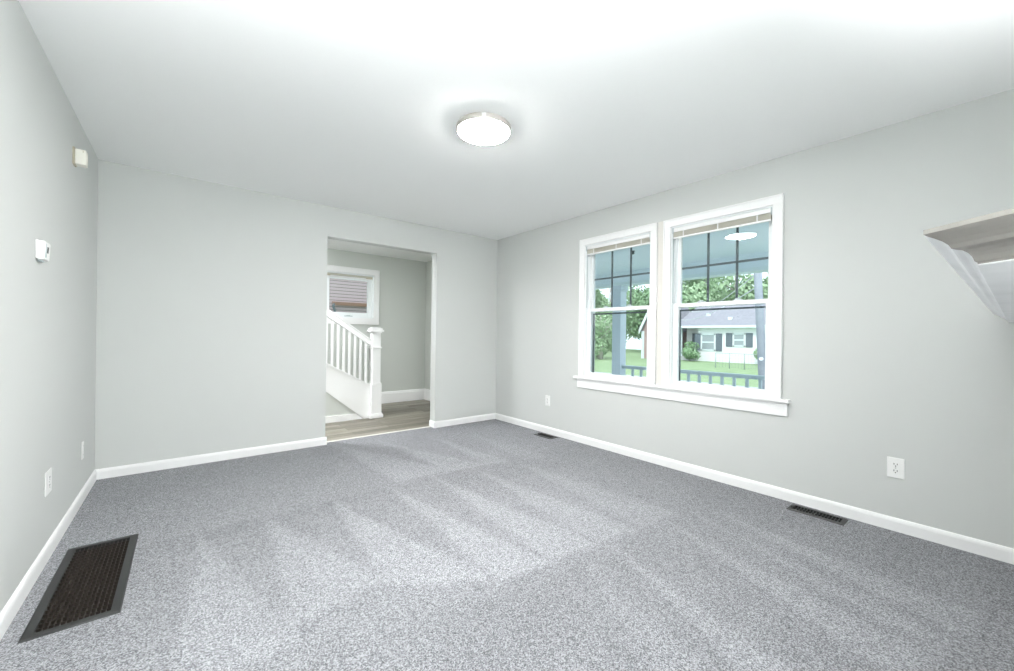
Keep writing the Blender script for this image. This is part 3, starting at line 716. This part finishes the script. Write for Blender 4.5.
for yc, zb, zt, hw_, sw in ((11.68, .05, 1.50, .60, .50), (9.19, .46, 1.55, .46, .50)):
    wn = MB(); wn.box((HX-.06, yc-hw_, zb), (HX, yc-hw_+.09, zt)).box((HX-.06, yc+hw_-.09, zb), (HX, yc+hw_, zt)).box((HX-.06, yc-hw_, zt-.10), (HX, yc+hw_, zt)).box((HX-.06, yc-hw_, zb), (HX, yc+hw_, zb+.10)).box((HX-.05, yc-hw_, (zb+zt)/2-.05), (HX, yc+hw_, (zb+zt)/2+.05))
    wo = wn.build('window', M['porchwhite'], ho)
    MB().box((HX-.02, yc-hw_+.08, zb+.08), (HX-.005, yc+hw_-.08, zt-.08)).build('pane', M['housewin'], wo)
    for s_ in (-1, 1):
        ys_ = yc + s_*(hw_+.06+sw/2)
        sh = MB().box((HX-.05, ys_-sw/2, zb-.03), (HX-.002, ys_+sw/2, zt+.03))
        tag(sh.build('shutter', M['shutter'], ho), 'dark shutter')
tag(MB().box((HX+1.35, 13.0, GZ+.4), (HX+1.41, 13.75, 1.55)).build('door', M['shutter'], ho), 'dark front door')
MB().box((HX-.05, 14.05, GZ), (HX+.12, 14.20, EV)).build('porch_post', M['porchwhite'], ho)
MB().box((HX-.2, 12.55, GZ), (HX+1.4, 14.3, GZ+.35)).build('stoop', M['street'], ho)
for (yv, xv) in ((12.45, 1.7), (10.2, .75)):
    zz = EV+.14+(4.45-EV-.14)*(xv+.45)/4.95
    MB().box((HX+xv-.12, yv-.14, zz-.05), (HX+xv+.15, yv+.14, zz+.2)).build('roof_vent', M['porchwhite'], ho)
gw = thing('gabled_house', 'pinkish gabled house left of the white house, seen through the left window', 'house', (HX+3, 17.2, GZ))
MB().prism([(HX-1, 17.50, GZ), (HX-1, 15.0, GZ), (HX-1, 15.0, 1.75), (HX-1, 16.25, 4.3), (HX-1, 17.50, 1.75)], (6, 0, 0)).build('wall', M['pink_siding'], gw)
for s_, ye in ((1, 17.57), (-1, 14.72)):
    MB().prism([(HX-1.4, 16.25, 4.55), (HX-1.4, ye, 1.80), (HX-1.4, ye, 1.64), (HX-1.4, 16.25, 4.33)], (6.6, 0, 0)).build('roof', M['roof'], gw)
    MB().prism([(HX-1.45, 16.25, 4.60), (HX-1.45, ye+.03*s_, 1.86), (HX-1.45, ye+.03*s_, 1.45), (HX-1.45, 16.25, 4.05)], (.10, 0, 0)).build('rake_board', M['porchwhite'], gw)
MB().box((HX-1.08, 17.28, GZ), (HX-.98, 17.54, 1.75)).build('corner_board', M['porchwhite'], gw)

up_ = thing('utility_pole', 'leaning grey utility pole at the right of the right-hand window', 'pole', (13.5, -.06, GZ))
MB().cyl((13.5, -.075, GZ), (13.5, .325, 6.6), .115, .095, 14).build('pole', M['pole'], up_)
MB().box((13.40, -.70, 5.6), (13.52, 1.25, 5.74)).build('crossarm', M['pole'], up_)
tag(MB().cyl((13.38, -.03, .56), (13.33, -.03, .56), .05, n=12).build('tag', M['porchwhite'], up_), 'small white tag')
def cable(p, q, sag, label):
    p, q = Vector(p), Vector(q)
    pts = [p.lerp(q, t/16) - Vector((0, 0, sag*4*(t/16)*(1-t/16))) for t in range(17)]
    tag(MB().tube(pts, .014, 6).build('power_line', M['wire']), label, 'cable', 'power lines')
cable((13.5, .17, 3.05), (HX, 13.5, 3.6), .5, 'upper pale power line running from the pole toward the houses')
cable((13.5, .15, 2.65), (HX, 14.5, 2.9), .45, 'lower pale power line running from the pole toward the houses')

fe = thing('yard_fence', 'low wire fence in front of the white house', 'fence', (29, 9, GZ))
FX = 29.0
for y in (4.35, 5.27, 6.19, 7.10, 8.02): MB().cyl((FX, y, GZ), (FX, y, .15), .028, n=8).build('post', M['fence'], fe)
MB().cyl((FX, 4.35, .12), (FX, 8.02, .12), .018, n=8).build('top_rail', M['fence'], fe)
ms = MB()
for k in range(19): ms.cyl((FX, 4.35+.2*k, GZ+.05), (FX, 4.35+.2*k, .12), .005, n=4)
for k in range(5): ms.cyl((FX, 4.35, GZ+.1+.2*k), (FX, 8.02, GZ+.1+.2*k), .005, n=4)
ms.build('wire_mesh', M['fence'], fe)

# foliage: leaf sprays gathered into lumpy crowns
def crown(name, mat_, parent, c, r, n, leaf, seed, lumps=14):
    R = random.Random(seed); m = MB(); cs = []
    for _ in range(lumps):
        while True:
            v = Vector((R.uniform(-1, 1), R.uniform(-1, 1), R.uniform(-1, 1)))
            if v.length < 1: break
        cs.append((Vector((c[0]+v.x*r[0]*.72, c[1]+v.y*r[1]*.72, c[2]+v.z*r[2]*.72)), R.uniform(.34, .52)))
    for i in range(n):
        p, k = cs[i % lumps]
        v = Vector((R.gauss(0, 1), R.gauss(0, 1), R.gauss(0, 1))).normalized()
        q_ = p + Vector((v.x*r[0], v.y*r[1], v.z*r[2]))*k*R.uniform(.75, 1.05)
        a_ = (v + Vector((R.uniform(-1, 1), R.uniform(-1, 1), R.uniform(-1, 1)))*.8).normalized(); b_ = a_.orthogonal().normalized(); d_ = a_.cross(b_)
        s_ = leaf*R.uniform(.6, 1.3)
        m.face([q_ + b_*s_, q_ + d_*s_*.55, q_ - b_*s_, q_ - d_*s_*.55])
    return m.build(name, mat_, parent, recalc=False)
def tree(x, y, h, r, mat_, label, seed, trunk_h=None, n=2600, leaf=.22, zc=None, group=None):
    t = thing('tree', label, 'tree', (x, y, GZ), group)
    th_ = trunk_h or h*.5; R = random.Random(seed)
    tb = MB(); tb.tube([(x, y, GZ-.1), (x+R.uniform(-.1, .1), y, GZ+th_*.4), (x+R.uniform(-.2, .2), y+R.uniform(-.2, .2), GZ+th_), (x, y, GZ+h*.8)], [.24, .20, .15, .05], 10)
    for k in range(5):
        z_ = GZ+th_*(.7+.12*k); an = R.uniform(0, 6.28)
        tb.tube([(x, y, z_), (x+math.cos(an)*r*.4, y+math.sin(an)*r*.4, z_+h*.12), (x+math.cos(an)*r*.75, y+math.sin(an)*r*.75, z_+h*.2)], [.09, .06, .02], 7)
    tb.build('trunk', M['bark'], t)
    zc = zc if zc is not None else GZ + h*.6
    crown('foliage', mat_, t, (x, y, zc), (r, r, h*.45), n, leaf, seed)
L1, L2 = M['leaf'], M['leaf2']
N_ = 9500
tree(50, 6.3, 12, 4.6, L1, 'leafy green tree behind the right end of the white house', 1, n=N_, leaf=.27, zc=4.3)
tree(51, 15.5, 13, 5.0, L2, 'leafy green tree behind the middle of the white house', 2, n=N_, leaf=.27, zc=4.6)
tree(50, 25.2, 12, 4.9, L1, 'leafy green tree behind the pinkish gabled house', 3, n=N_, leaf=.27, zc=4.3)
tree(52, -3.0, 13, 4.8, L2, 'leafy green tree far right beyond the utility pole', 4, n=N_, leaf=.27, zc=4.3)
tree(30, 18.6, 5.2, 1.9, L2, 'rounded bright green tree just left of the pinkish gabled house', 5, n=4000, leaf=.12, zc=1.2)
tree(39, 31.0, 13, 5.0, L1, 'tall green tree directly behind the porch column', 6, n=N_, leaf=.25, zc=4.3)
tree(25, 24.2, 9, 3.4, L1, 'large dark green tree left of the porch column', 7, n=7000, leaf=.17, zc=2.6)
tree(24, 31.5, 10, 3.8, L2, 'bright green tree at the far left of the left-hand window', 8, n=7000, leaf=.17, zc=2.8)
tree(60, 40.0, 16, 6.0, L2, 'hazy green tree farthest back, seen between the two nearer trees', 9, n=N_, leaf=.27, zc=5.6)
tree(66, 11, 17, 7.0, L1, 'tall distant tree rising behind the roof of the white house', 10, n=N_, leaf=.36, zc=7.0)
tree(66, 27, 17, 7.0, L2, 'tall distant tree rising behind the gabled house', 15, n=N_, leaf=.36, zc=7.0)
tree(44, 41.5, 14, 5.0, L1, 'dark green tree just left of the porch column, behind the nearer trees', 16, n=8000, leaf=.25, zc=4.6)
tree(78, -4.0, 20, 8.0, L1, 'tall distant tree at the far right behind the utility pole', 17, n=8000, leaf=.40, zc=6.0)
def shrub(x, y, r, h, label, seed, mat_):
    t = thing('shrub', label, 'shrub', (x, y, GZ))
    st_ = MB(); R = random.Random(seed)
    for k in range(5): st_.tube([(x+R.uniform(-.1, .1), y+R.uniform(-.1, .1), GZ-.05), (x+R.uniform(-.4, .4)*r, y+R.uniform(-.4, .4)*r, GZ+h*.7)], [.03, .012], 6)
    st_.build('stem', M['bark'], t)
    crown('foliage', mat_, t, (x, y, GZ+h*.52), (r, r, h*.5), 1300, .10, seed, 9)
shrub(HX-1.2, 12.65, 1.0, 1.7, 'green shrub by the front door of the white house', 11, L1)
shrub(HX-1.2, 7.05, .60, 2.0, 'green shrub at the right end of the white house by the pole', 12, L2)
shrub(33, 21.3, 1.2, 1.3, 'low green shrub in front of the rounded bright tree', 13, L1)

# house next door, close beyond the stair window
nb = thing('neighbour_house', 'mauve-sided neighbouring house outside the stair window', 'house', (4, 9.2, GZ))
MB().box((-3, 9.2, GZ-.1), (9, 12, 5.2)).build('wall', M['mauve_siding'], nb)
tag(MB().prism([(4.2, 9.2, 2.05), (4.2, 9.07, 2.05), (4.2, 9.05, 2.15), (4.2, 9.2, 2.17)], (5.0, 0, -.0)).build('gutter', M['brown'], nb), 'brown gutter')
tag(MB().tube([(4.24, 9.10, 2.12), (4.20, 9.08, 2.02), (4.27, 9.14, 1.88), (4.27, 9.16, .2)], .04, 10).build('downspout', M['gasket'], nb), 'dark downspout elbow')
